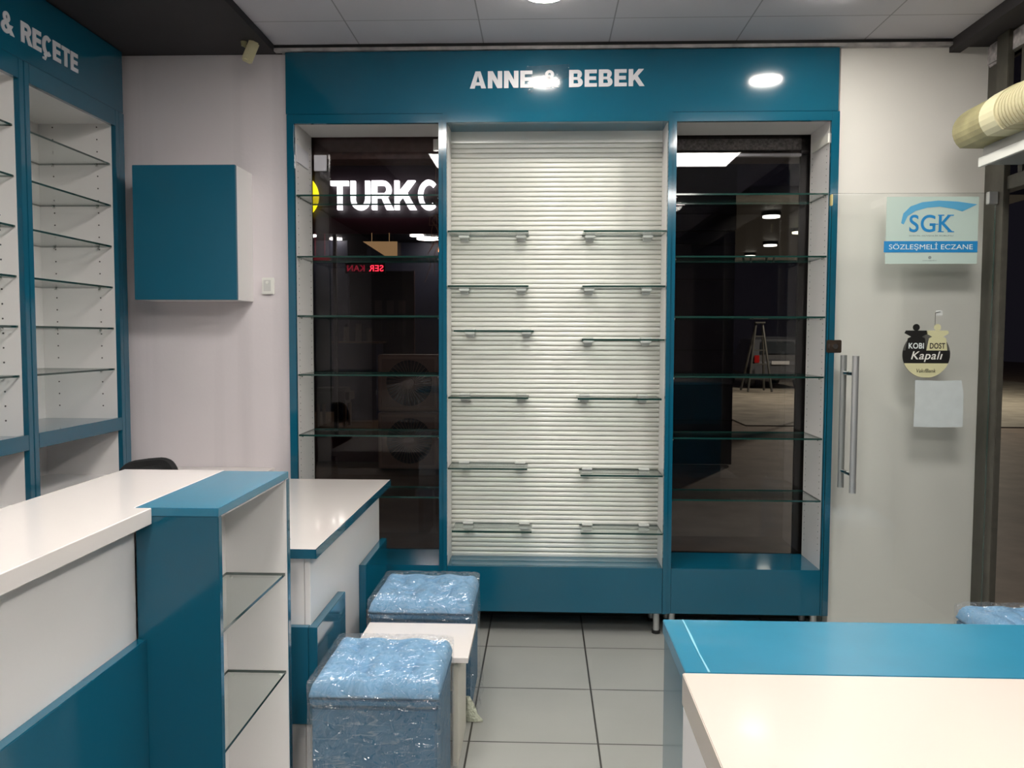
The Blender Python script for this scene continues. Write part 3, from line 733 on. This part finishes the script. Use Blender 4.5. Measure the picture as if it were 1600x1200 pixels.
# white social security sign on the glass
GY = YD - .0055
t = thing('hanging_sign', 'pale green rectangular sign with blue SGK lettering on the glass door', 'sign', (1.74, YD, 1.785))
sm_ = pbr('sign_pale', (0.50, 0.62, 0.57), 0.35); sb = pbr('sign_blue', (0.02, 0.24, 0.55), 0.4); sbl = pbr('sign_light_blue', (0.10, 0.38, 0.62), 0.4); sw = pbr('sign_white', (0.75, 0.82, 0.80), 0.4); sg = pbr('sign_grey', (0.22, 0.27, 0.27), 0.5)
bx('backing', (1.539, 1.943, GY - .003, GY, 1.785, 2.083), sm_, t, bev=0)
fy = GY - .0031
def px(x, y): return (1.539 + (x - 1385) * .002818 - 1.539, 2.083 - (y - 308) * .002856 - 1.785)
bm = bmesh.new()
def band(bm, up, lo, org):
    a = [bm.verts.new(Vector(org) + Vector((px(*p)[0], 0, px(*p)[1]))) for p in up]; b = [bm.verts.new(Vector(org) + Vector((px(*p)[0], 0, px(*p)[1]))) for p in lo]
    a2 = [bm.verts.new(v.co + Vector((0, -.001, 0))) for v in a]; b2 = [bm.verts.new(v.co + Vector((0, -.001, 0))) for v in b]
    for i in range(len(a) - 1):
        bm.faces.new((a2[i], a2[i + 1], b2[i + 1], b2[i])); bm.faces.new((a[i], b[i], b[i + 1], a[i + 1]))
        bm.faces.new((a[i], a[i + 1], a2[i + 1], a2[i])); bm.faces.new((b[i], b2[i], b2[i + 1], b[i + 1]))
band(bm, [(1408, 349), (1411, 334), (1422, 323), (1440, 316.5), (1465, 314), (1495, 315.5), (1526, 320)],
     [(1412, 351), (1418, 338), (1430, 330), (1448, 325), (1468, 323.5), (1490, 327), (1503, 331)], (1.539, fy, 1.785))
obj('swoosh', bm, sbl, t)
def sx(x): return 1.539 + (x - 1385) * .002818
def sz(y): return 2.083 - (y - 308) * .002856
text('large_lettering', 'SGK', (sx(1421), fy, sz(363)), X_, Z_, sx(1489) - sx(1421), sz(336) - sz(363), .001, sb, t, bold=0.012)
for (a, b, c, d) in ((1465.5, 1475, 336.0, 337.6), (1465.5, 1475, 361.6, 363), (1480, 1490, 336, 337.6), (1481, 1491, 361.6, 363), (1455, 1466, 350, 351.4)):
    bx('serif', (sx(a), sx(b), fy - .0012, fy - .0002, sz(d), sz(c)), sb, t, bev=0)
text('small_lettering', 'SOSYAL GÜVENLİK KURUMU', (sx(1421), fy, sz(369.5)), X_, Z_, sx(1490) - sx(1421), .0075, .0006, sg, t)
bx('blue_band', (sx(1382), sx(1528.5), fy - .001, fy, sz(394.5), sz(377)), sb, t, bev=0)
text('band_lettering', 'SÖZLEŞMELİ ECZANE', (sx(1390), fy - .0011, sz(392.0)), X_, Z_, sx(1521) - sx(1390), .036, .0006, sw, t)
bm = bmesh.new()
prism(bm, circ(0, 0, .007, 16), (sx(1454.5), fy, sz(402.5)), X_, Z_, .0006); obj('small_emblem', bm, sg, t)
text('foot_lettering', 'SÖZLEŞMELİ', (sx(1443), fy, sz(408)), X_, Z_, sx(1465) - sx(1443), .005, .0005, sg, t)

# round closed sign
t = thing('round_sign', 'round black and cream sign reading Kapalı hanging on the glass door', 'sign', (1.735, GY, 1.27))
k_bl = pbr('sign_black', (0.012, 0.012, 0.011), 0.4); k_cr = pbr('sign_cream', (0.62, 0.60, 0.36), 0.45); k_gr = pbr('sign_dark_grey', (0.09, 0.09, 0.08), 0.5)
kx, kz, kr = 1.733, 1.378, .106
bm = bmesh.new(); prism(bm, circ(0, 0, kr, 48), (kx, GY - .0002, kz), X_, Z_, .002); obj('disc', bm, k_gr, t)
def chord(z0, z1, r, n=14):
    pts = []
    a0 = math.asin(max(-1, min(1, z0 / r))); a1 = math.asin(max(-1, min(1, z1 / r)))
    for i in range(n + 1): a = a0 + (a1 - a0) * i / n; pts.append((r * math.cos(a), r * math.sin(a)))
    for i in range(n, -1, -1): a = a0 + (a1 - a0) * i / n; pts.append((-r * math.cos(a), r * math.sin(a)))
    return pts
bm = bmesh.new(); prism(bm, chord(-.104, -.038, kr * .995), (kx, GY - .0023, kz), X_, Z_, .0008); obj('cream_segment', bm, k_cr, t)
bm = bmesh.new(); prism(bm, chord(-.040, .018, kr * 1.0), (kx, GY - .0023, kz), X_, Z_, .001); obj('black_band', bm, k_bl, t)
text('large_lettering', 'Kapalı', (kx - .068, GY - .0034, kz - .034), X_, Z_, .14, .048, .0006, pbr('sign_letter', (0.75, 0.75, 0.70), 0.4), t, bold=0.008, shear=0.25)
text('small_lettering', 'VakıfBank', (kx - .042, GY - .0032, kz - .082), X_, Z_, .086, .017, .0006, k_bl, t, bold=0.006, shear=0.2)
def bag(cx, m1, m2, word, lm):
    bm = bmesh.new()
    prism(bm, [(-.052, 0), (.040, 0), (.034, .055), (.020, .062), (.046, .078), (.040, .090), (-.052, .090), (-.058, .078), (-.028, .062), (-.042, .055)], (kx + cx, GY - .0024, kz + .018), X_, Z_, .0012)
    prism(bm, circ(-.006, .104, .0155, 20), (kx + cx, GY - .0024, kz + .018), X_, Z_, .0012)
    o = obj('figure_bag', bm, m1, t)
    text('bag_lettering', word, (kx + cx - .038, GY - .0037, kz + .026), X_, Z_, .068, .026, .0006, lm, o, bold=0.02)
bag(-.042, k_bl, k_cr, 'KOBI', sw); bag(.052, k_cr, k_bl, 'DOST', k_bl)
t_w = bmesh.new(); cyl(t_w, (1.768, GY - .002, 1.50), (1.768, GY - .002, 1.565), .0012, n=6); cyl(t_w, (1.768, GY - .002, 1.565), (1.79, GY - .002, 1.57), .0012, n=6)
obj('string', t_w, k_bl, t)
bm = bmesh.new(); box(bm, 1.772, 1.80, GY - .0016, GY - .0004, 1.553, 1.577); obj('suction_tab', bm, M['clip'], t)
bm = bmesh.new()
vs = [(1.688, 1.262), (1.79, 1.259), (1.893, 1.262), (1.905, 1.20), (1.906, 1.05), (1.80, 1.047), (1.686, 1.05), (1.690, 1.16)]
prism(bm, [(a, b) for a, b in vs], (0, GY - .0002, 0), X_, Z_, .0012)
o = obj('paper_sheet', bm, pbr('paper_back', (0.55, 0.60, 0.60), 0.6, noise=0.04, nscale=20)); tag(o, 'blank pale sheet taped to the glass door below the round sign', 'paper')

# ================================================================== AIR CURTAIN OVER THE DOORWAY
t = thing('air_curtain', 'yellowed cream cylindrical air curtain over the doorway at top right', 'air curtain', (1.93, 3.3, 2.20))
y0, y1 = 2.86, 3.70
def acprof(): 
    pts = []
    for k in range(17):
        a = math.radians(62 + (218 - 62) * k / 16)
        pts.append((1.915 + .170 * math.cos(a) * .98, 2.335 + .115 * math.sin(a)))
    return pts
def extr(bm, pts, ya, yb):
    a = [bm.verts.new((x, ya, z)) for x, z in pts]; b = [bm.verts.new((x, yb, z)) for x, z in pts]
    n = len(pts)
    for i in range(n): bm.faces.new((a[i], a[(i + 1) % n], b[(i + 1) % n], b[i]))
    bm.faces.new(a); bm.faces.new(b[::-1])
arc = acprof() + [(1.90, 2.262), (2.026, 2.29), (2.026, 2.44)]
bm = bmesh.new(); extr(bm, arc, 3.47, y1); obj('end_cover', bm, M['beige_dk'], t)
def grow(p, s): return [(1.96 + (x - 1.96) * s, 2.34 + (z - 2.34) * s) for x, z in p]
bm = bmesh.new(); extr(bm, grow(arc, 1.03), 3.36, 3.4695); obj('cream_collar', bm, M['cream'], t)
bm = bmesh.new(); prism(bm, circ(0, 0, .012, 16), (1.755, 3.415, 2.335), (0, -1, 0), (0, 0, 1), -.004); obj('badge', bm, M['clip'], t)
bm = bmesh.new()
for k in range(22):
    ya = 3.358 - k * .0225; extr(bm, grow(arc, 1.0), ya - .017, ya); extr(bm, grow(arc, .975), ya - .0225, ya - .017)
obj('ribbed_grille', bm, M['beige'], t)
bm = bmesh.new(); box(bm, 1.86, 2.026, 2.87, 3.66, 2.185, 2.262, bev=.006); obj('outlet', bm, pbr('outlet_grey', (0.38, 0.38, 0.37), 0.4, metal=.2), t)
bx('outlet_flap', (1.842, 1.859, 2.87, 3.66, 2.175, 2.215), M['plastic'], t)

# ================================================================== OUTSIDE: STREET, SHOP OPPOSITE, PARKED CAR
struct(bx('ground', (-14, 30, 4.38, 60, -0.12, -0.02), pbr('street_paving', (0.22, 0.155, 0.11), 0.6, noise=0.25, nscale=3), bev=0))
struct(bx('ground_side', (2.12, 30, -8, 4.38, -0.12, -0.02), pbr('side_paving', (0.07, 0.065, 0.08), 0.6, noise=0.4, nscale=9), bev=0))
dk = pbr('facade_dark', (0.02, 0.018, 0.024), 0.5, noise=0.2, nscale=4)
nv = pbr('navy_interior', (0.010, 0.012, 0.030), 0.5, noise=0.2, nscale=3)
t = thing('opposite_shop', 'dark shop front across the street behind the windows', 'building', (-1.5, 9.6, 0))
bx('fascia', (-7.0, 2.17, 9.56, 9.70, 2.661, 3.70), pbr('fascia_dark', (0.014, 0.008, 0.011), 0.4), t)
bx('upper_wall', (-7.0, 2.17, 9.60, 15.0, 3.705, 6.0), dk, t)
bx('red_strip', (-7.0, -0.2, 9.52, 9.558, 2.62, 2.80), pbr('dark_red', (0.045, 0.006, 0.012), 0.4), t)
bx('step', (-7.0, -0.2, 9.56, 9.70, 0.0, 0.30), pbr('step_red', (0.10, 0.03, 0.03), 0.5), t)
bx('panel_wall', (-1.20, 2.17, 9.60, 9.75, 0.0, 2.655), dk, t)
bxs('wall_seams', [(-1.20, 2.17, 9.585, 9.598, z, z + .02) for z in (.5, .9, 1.3, 1.7, 2.1, 2.5)], M['black'], t, bev=0)
bx('interior_floor', (-7.0, -1.2, 9.705, 15.0, 0.0, 0.30), pbr('wood_floor', (0.30, 0.17, 0.08), 0.4, noise=.2, nscale=6), t, bev=0)
bx('interior_back', (-7.0, -1.2, 14.9, 15.0, 0.305, 2.9), nv, t)
bx('interior_side', (-7.0, -2.95, 12.6, 12.7, 0.305, 2.9), nv, t)
bx('interior_wall', (-2.72, -1.2, 12.9, 13.0, 0.305, 2.9), nv, t)
bx('interior_ceiling', (-7.0, -1.2, 9.705, 15.0, 2.92, 3.0), dk, t, bev=0)
bxs('mullion', [(-2.92, -2.86, 9.60, 9.66, .305, 2.655), (-2.42, -2.38, 9.60, 9.66, .305, 2.655)], M['dark'], t)
bx('shop_glass', (-7.0, -1.2, 9.62, 9.626, 0.305, 2.655), M['pane'], t, bev=0)
sign_w = emis('lit_letter', (1.0, 0.98, 1.0), 4.0); sign_y = emis('lit_yellow', (1.0, 0.80, 0.01), 1.6)
t = thing('lit_shop_sign', 'lit white letters TURKC and round yellow logo across the street', 'sign', (-2, 9.5, 2.85))
letters('letters', 'TURKC', (-2.405, 9.515, 2.885), X_, Z_, 1.225, .322, .05, sign_w, t, t=.19, gap=.085)
bm = bmesh.new()
a = circ(0, 0, .262, 48); prism(bm, a, (-2.81, 9.515, 3.038), X_, Z_, .05); obj('logo_disc', bm, sign_y, t)
bm = bmesh.new(); prism(bm, circ(.03, .02, .10, 24), (-2.81, 9.464, 3.038), X_, Z_, .006); obj('logo_centre', bm, dk, t)
ledm = emis('led_red', (1.0, 0.03, 0.06), 2.2); ledd = emis('led_red_dim', (1.0, 0.02, 0.08), 0.22)
t = thing('led_sign', 'small red illuminated sign with mirrored lettering in the shop opposite', 'sign', (-2.1, 9.55, 2.18))
bx('housing', (-2.26, -1.80, 9.53, 9.55, 2.17, 2.29), M['black'], t)
text('bright_letters', 'SER', (-1.985, 9.529, 2.195), X_, Z_, .165, .072, .004, ledm, t, bold=.01, mirror=True)
text('dim_letters', 'KAN', (-2.235, 9.529, 2.195), X_, Z_, .20, .072, .004, ledd, t, bold=.01, mirror=True)
o = bxs('red_tube', [(-2.66, -2.43, 9.50, 9.517, 2.32, 2.365), (-2.60, -2.598, 9.512, 9.519, 2.36, 2.63), (-2.49, -2.488, 9.512, 9.519, 2.36, 2.63)], emis('tube_red', (1, .05, .1), .35)); tag(o, 'short dim red strip below the lamps in the shop opposite', 'light')
bm = bmesh.new(); prism(bm, [(-2.05, 2.53), (-1.655, 2.53), (-1.655, 2.37), (-1.80, 2.37)], (0, 9.512, 0), X_, Z_, .015); box(bm, -1.75, -1.745, 9.508, 9.519, 2.52, 2.63); box(bm, -1.95, -1.945, 9.508, 9.519, 2.52, 2.63)
o = obj('cardboard_panel', bm, emis('lit_board', (.55, .33, .15), .45)); tag(o, 'tan wedge shaped cardboard panel with painted-in glow under the shop sign opposite', 'panel')  # cardboard is no lamp; its glow stands in for light falling on it
for i, (x, y, rx) in enumerate([(-3.40, 12.1, .11), (-3.10, 13.2, .09), (-1.82, 12.1, .10), (-1.72, 12.55, .16), (-1.52, 13.2, .13)]):
    y = min(y, 12.5); 
    bm = bmesh.new(); cyl(bm, (x, y, 2.92), (x, y, 2.90), rx, n=24)
    lab = ['leftmost small ceiling lamp seen in the shop opposite', 'small ceiling lamp above the red lettering in the shop opposite', 'round lamp left of the hanging wires in the shop opposite', 'wider oval lamp close beside another in the shop opposite', 'rightmost ceiling lamp in the shop opposite, by the wires'][i]
    o = obj('ceiling_lamp', bm, emis('lamp_%d' % i, (1, .97, .85), 26.0)); tag(o, lab, 'ceiling light', 'lamps in the shop opposite')
# counter, stool and goods inside the shop opposite
t = thing('blue_counter', 'dark blue counter inside the shop opposite', 'counter', (-2.95, 12.1, .3))
navy = pbr('navy_counter', (0.012, 0.022, 0.10), 0.35)
bx('body', (-2.86, -2.28, 11.4, 11.9, .302, 1.36), navy, t); bx('top', (-2.90, -2.24, 11.38, 11.92, 1.362, 1.385), pbr('wood_top', (.25, .15, .09), .4), t)
for i, (x, h) in enumerate(((-2.74, .20), (-2.57, .24), (-2.42, .18))):
    t = thing('glass_jar', ['left jar on the blue counter opposite', 'tall jar in the middle of the blue counter opposite', 'short right jar on the blue counter opposite'][i], 'jar', (x, 11.6, 1.386), 'jars on the blue counter opposite')
    gm = pbr('jar_%d' % i, (.28, .24, .20), .2); bm = bmesh.new(); cyl(bm, (x, 11.6, 1.387), (x, 11.6, 1.387 + h), .045, .04, 14); obj('body', bm, gm, t)
    bm = bmesh.new(); cyl(bm, (x, 11.6, 1.387 + h), (x, 11.6, 1.387 + h + .04), .02, n=12); obj('lid', bm, M['chrome'], t)
for r, (z, n) in enumerate(((1.78, 3), (1.48, 3))):
    for i in range(n):
        x = -2.36 + i * .17
        bm = bmesh.new(); box(bm, x - .05, x + .05, 11.95, 11.98, z, z + .19, bev=.004)
        t = thing('blister_pack', '%s pack of the %s row hanging in the shop opposite' % (['left', 'middle', 'right'][i], ['upper', 'lower'][r]), 'package', (x, 11.96, z), 'packs hanging in the shop opposite')
        obj('card', bm, pbr('pack_card', (.20, .17, .17) if r == 0 else (.05, .05, .06), .4), t)
        bm = bmesh.new(); cyl(bm, (x, 11.955, z + .21), (x, 12.05, z + .215), .006, n=8); obj('hook', bm, M['chrome'], t)
t = thing('display_board', 'dark hook board behind the hanging packs in the shop opposite', 'display', (-2.2, 12.1, .3))
bx('board', (-2.62, -1.86, 12.051, 12.08, .305, 2.4), nv, t); bx('edge_rail', (-1.86, -1.85, 12.04, 12.08, .305, 2.4), pbr('copper', (.3, .15, .1), .4), t)
t = thing('stool', 'small upholstered stool on the wooden floor of the shop opposite', 'stool', (-2.60, 10.6, .3))
bm = bmesh.new(); box(bm, -2.92, -2.44, 10.4, 10.8, .60, .80, bev=.05); obj('seat', bm, pbr('taupe', (.10, .085, .07), .8), t)
for sxx in (-2.84, -2.50):
    for syy in (10.46, 10.74): cy('leg', (sxx, syy, .302), (sxx, syy, .60), .018, pbr('wood_leg', (.18, .10, .05), .5), t, r1=.025)

def ac_unit(z0, label):
    t = thing('condenser_unit', label, 'air conditioner', (-1.4, 9.2, z0), 'outdoor air conditioner units')
    cm = pbr('condenser_case', (.42, .27, .19), .5)
    x0, x1, ya, yb = -1.80, -0.95, 9.05, 9.40
    bm = bmesh.new(); box(bm, x0, x1, ya + .02, yb, z0, z0 + .62, bev=.01)
    obj('casing', bm, cm, t)
    bxs('front_rim', [(x0 + .02, x1 - .2, ya, ya + .019, z0 + .02, z0 + .045), (x0 + .02, x1 - .2, ya, ya + .019, z0 + .575, z0 + .60), (x0 + .02, x0 + .045, ya, ya + .019, z0 + .045, z0 + .575), (x1 - .225, x1 - .2, ya, ya + .019, z0 + .045, z0 + .575)], pbr('rim', (.55, .36, .26), .5), t)
    cx, cz = x0 + .345, z0 + .31
    bm = bmesh.new(); cyl(bm, (cx, ya + .019, cz), (cx, ya + .012, cz), .25, n=40); obj('fan_recess', bm, M['black'], t)
    bm = bmesh.new()
    for k in range(36):
        a = 2 * math.pi * k / 36; a2 = a + .25
        cyl(bm, (cx + .06 * math.cos(a), ya + .004, cz + .06 * math.sin(a)), (cx + .25 * math.cos(a2), ya + .004, cz + .25 * math.sin(a2)), .003, n=5)
    obj('fan_guard', bm, cm, t)
    bm = bmesh.new(); cyl(bm, (cx, ya + .008, cz), (cx, ya - .004, cz), .06, n=24); obj('guard_hub', bm, pbr('hub', (.3, .2, .15), .5), t)
ac_unit(0.0, 'lower of two stacked brown outdoor air conditioner units'); ac_unit(0.635, 'upper of two stacked brown outdoor air conditioner units')

# loose wires hanging in front of the window
cv = bmesh.new(); rnd = random.Random(2)
for k in range(7):
    p = Vector((-.57, 4.46, 2.10)); 
    for s_ in range(5):
        q = p + Vector((rnd.uniform(-.05, .05), rnd.uniform(-.03, .03), rnd.uniform(-.10, .02))); cyl(cv, p, q, .0016, n=5); p = q
    cyl(cv, (-.57, 4.46, 2.376), (-.57, 4.46, 2.10), .0016, n=5) if k == 0 else None
t = thing('hanging_wires', 'tangle of thin wires with a glowing orange bulb in the left window', 'wire', (-.57, 4.46, 2.0))
obj('wires', cv, pbr('wire_brown', (.25, .14, .08), .5), t)
bm = bmesh.new(); cyl(bm, (-.545, 4.44, 1.90), (-.545, 4.44, 1.955), .010, .004, 12); obj('bulb', bm, emis('orange_glow', (1, .35, .12), 6.0), t)
# the street to the right of the shop opposite
t = thing('car', 'dark hatchback parked down the street, seen from behind', 'car', (6.75, 24, 0))
cb = pbr('car_dark', (.09, .095, .105), .2, coat=.8)
prof = [(0, .35), (0, .72), (.10, .80), (.06, .98), (.45, 1.42), (.75, 1.50), (1.9, 1.48), (2.6, 1.02), (3.6, .88), (3.8, .6), (3.8, .3), (0.05, .28)]
bm = bmesh.new(); secs = []
for x, sc in ((-.80, .97), (-.70, 1.0), (0, 1.015), (.70, 1.0), (.80, .97)):
    secs.append([bm.verts.new((6.75 + x * (1 if z < 1.0 else .86), 24 + y, .25 + (z - .25) * sc - .02)) for y, z in prof])
for i in range(4):
    n = len(prof)
    for k in range(n): bm.faces.new((secs[i][k], secs[i][(k + 1) % n], secs[i + 1][(k + 1) % n], secs[i + 1][k]))
bm.faces.new(secs[0][::-1]); bm.faces.new(secs[-1]); obj('body', bm, cb, t)
bm = bmesh.new(); prism(bm, [(-.55, 0), (.55, 0), (.47, .46), (-.47, .46)], (6.75, 24.03, 1.0), X_, Vector((0, .66, .75)).normalized(), .012); obj('rear_window', bm, pbr('car_window', (.03, .035, .04), .03, coat=1), t)
for sx_ in (-1, 1):
    bx('tail_light', (6.75 + sx_ * .66 - .07, 6.75 + sx_ * .66 + .07, 23.97, 24.02, .74, .96), pbr('tail_red', (.35, .01, .01), .2), t, bev=.01)
    for yy in (24.6, 27.1):
        wl_ = cy('wheel', (6.75 + sx_ * .62, yy, .29), (6.75 + sx_ * .80, yy, .29), .30, M['black'], t)
        cy('hubcap', (6.75 + sx_ * .80, yy, .29), (6.75 + sx_ * .812, yy, .29), .18, M['steel'], wl_)
bx('bumper', (6.0, 7.5, 23.93, 24.0, .35, .60), cb, t, bev=.03)
bx('number_plate', (6.50, 7.0, 23.955, 23.965 + .02, .70, .80), pbr('plate', (.5, .5, .5), .4), t)
t = thing('step_ladder', 'grey A-frame ladder standing left of the parked car', 'ladder', (5.7, 22.4, 0))
lm = pbr('ladder_grey', (.10, .10, .09), .4, metal=.4)
for dx, fy_ in ((0, 22.2), (.34, 22.2), (0, 23.0), (.34, 23.0)):
    cy('leg', (5.42 + dx * 1.1 + (0 if dx == 0 else 0.25), fy_, 0.03), (5.70 + dx * .5, 22.6, 1.85), .03, lm, t, n=8)
bx('top_step', (5.66, 5.92, 22.5, 22.7, 1.84, 1.88), lm, t)
for k in range(4):
    f = (k + 1) / 5; bx('rung', (5.42 + .28 * f, 6.04 - .17 * f, 22.18 + .4 * f, 22.25 + .4 * f, 1.85 * f, 1.85 * f + .03), lm, t)
t = thing('roadside_wall', 'lamplit pavement beyond the parked car, its light put into the pale colour', 'pavement', (8, 30, 0))
t['kind'] = 'structure'
bx('slab', (3.4, 16, 14.0, 30, -.019, -0.001), pbr('lit_paving', (.30, .27, .22), .7, noise=.3, nscale=2), t, bev=0)  # lighter asphalt; the pale colour also stands in for lamplight on it
for i, (x, y, r) in enumerate([(2.72, 10.17, .10), (3.52, 11.7, .10), (3.55, 13.3, .10), (3.667, 15.05, .09)]):
    lab = ['nearest and highest lamp under the canopy, in the right window', 'yellowish canopy lamp, rightmost in the right window', 'canopy lamp below the highest one in the right window', 'lowest and farthest canopy lamp in the right window'][i]
    tt = thing('canopy_lamp', lab, 'lamp', (x, y, 2.9), 'lamps under the street canopy')
    bm = bmesh.new(); cyl(bm, (x, y, 2.905), (x, y, 2.885), r, n=24); obj('glow', bm, emis('canopy_glow_%d' % i, (1, .97, .8) if i != 1 else (1, 1, .6), 3.5), tt)
    bm = bmesh.new(); cyl(bm, (x, y, 2.95), (x, y, 2.905), r * 1.15, n=24); obj('housing', bm, M['black'], tt)
o = bx('street_canopy', (2.18, 5.2, 9.0, 16.0, 2.951, 3.05), dk, bev=0); tag(o, 'dark canopy over the pavement across the street', 'canopy')
o = bx('red_banner', (4.55, 4.80, 15.0, 15.03, 1.25, 2.15), pbr('banner_red', (.35, .02, .02), .6)); tag(o, 'blurred red banner standing beside the car in the right window', 'banner')
o2 = cy('banner_pole', (4.68, 15.05, 0), (4.68, 15.05, 1.3), .02, M['black'], o)

# street lamps that light the far pavement
def lampobj(loc, label, energy, col, radius=.25):
    t = thing('street_lamp', label, 'lamp', (loc[0], loc[1], 0))
    cy('pole', (loc[0], loc[1] + .3, 0), (loc[0], loc[1] + .3, loc[2] + .3), .05, M['black'], t)
    cy('arm', (loc[0], loc[1] + .3, loc[2] + .25), (loc[0], loc[1] - .1, loc[2] + .25), .03, M['black'], t)
    bx('head', (loc[0] - .15, loc[0] + .15, loc[1] - .2, loc[1] + .1, loc[2] + .12, loc[2] + .22), M['black'], t)
    l = bpy.data.lights.new('street_light', 'POINT'); l.energy = energy; l.color = col; l.shadow_soft_size = radius
    lo = bpy.data.objects.new('street_light', l); COL.objects.link(lo); lo.location = (0, 0, loc[2]); lo.parent = t
lampobj((7.9, 20.0, 4.5), 'tall street lamp standing down the street by the parked car', 900, (1, .9, .72))
lampobj((4.6, 5.5, 4.5), 'added unseen street lamp outside the doorway beside the shop', 25, (.75, .75, 1))  # unseen lamp added to faintly light the paving outside
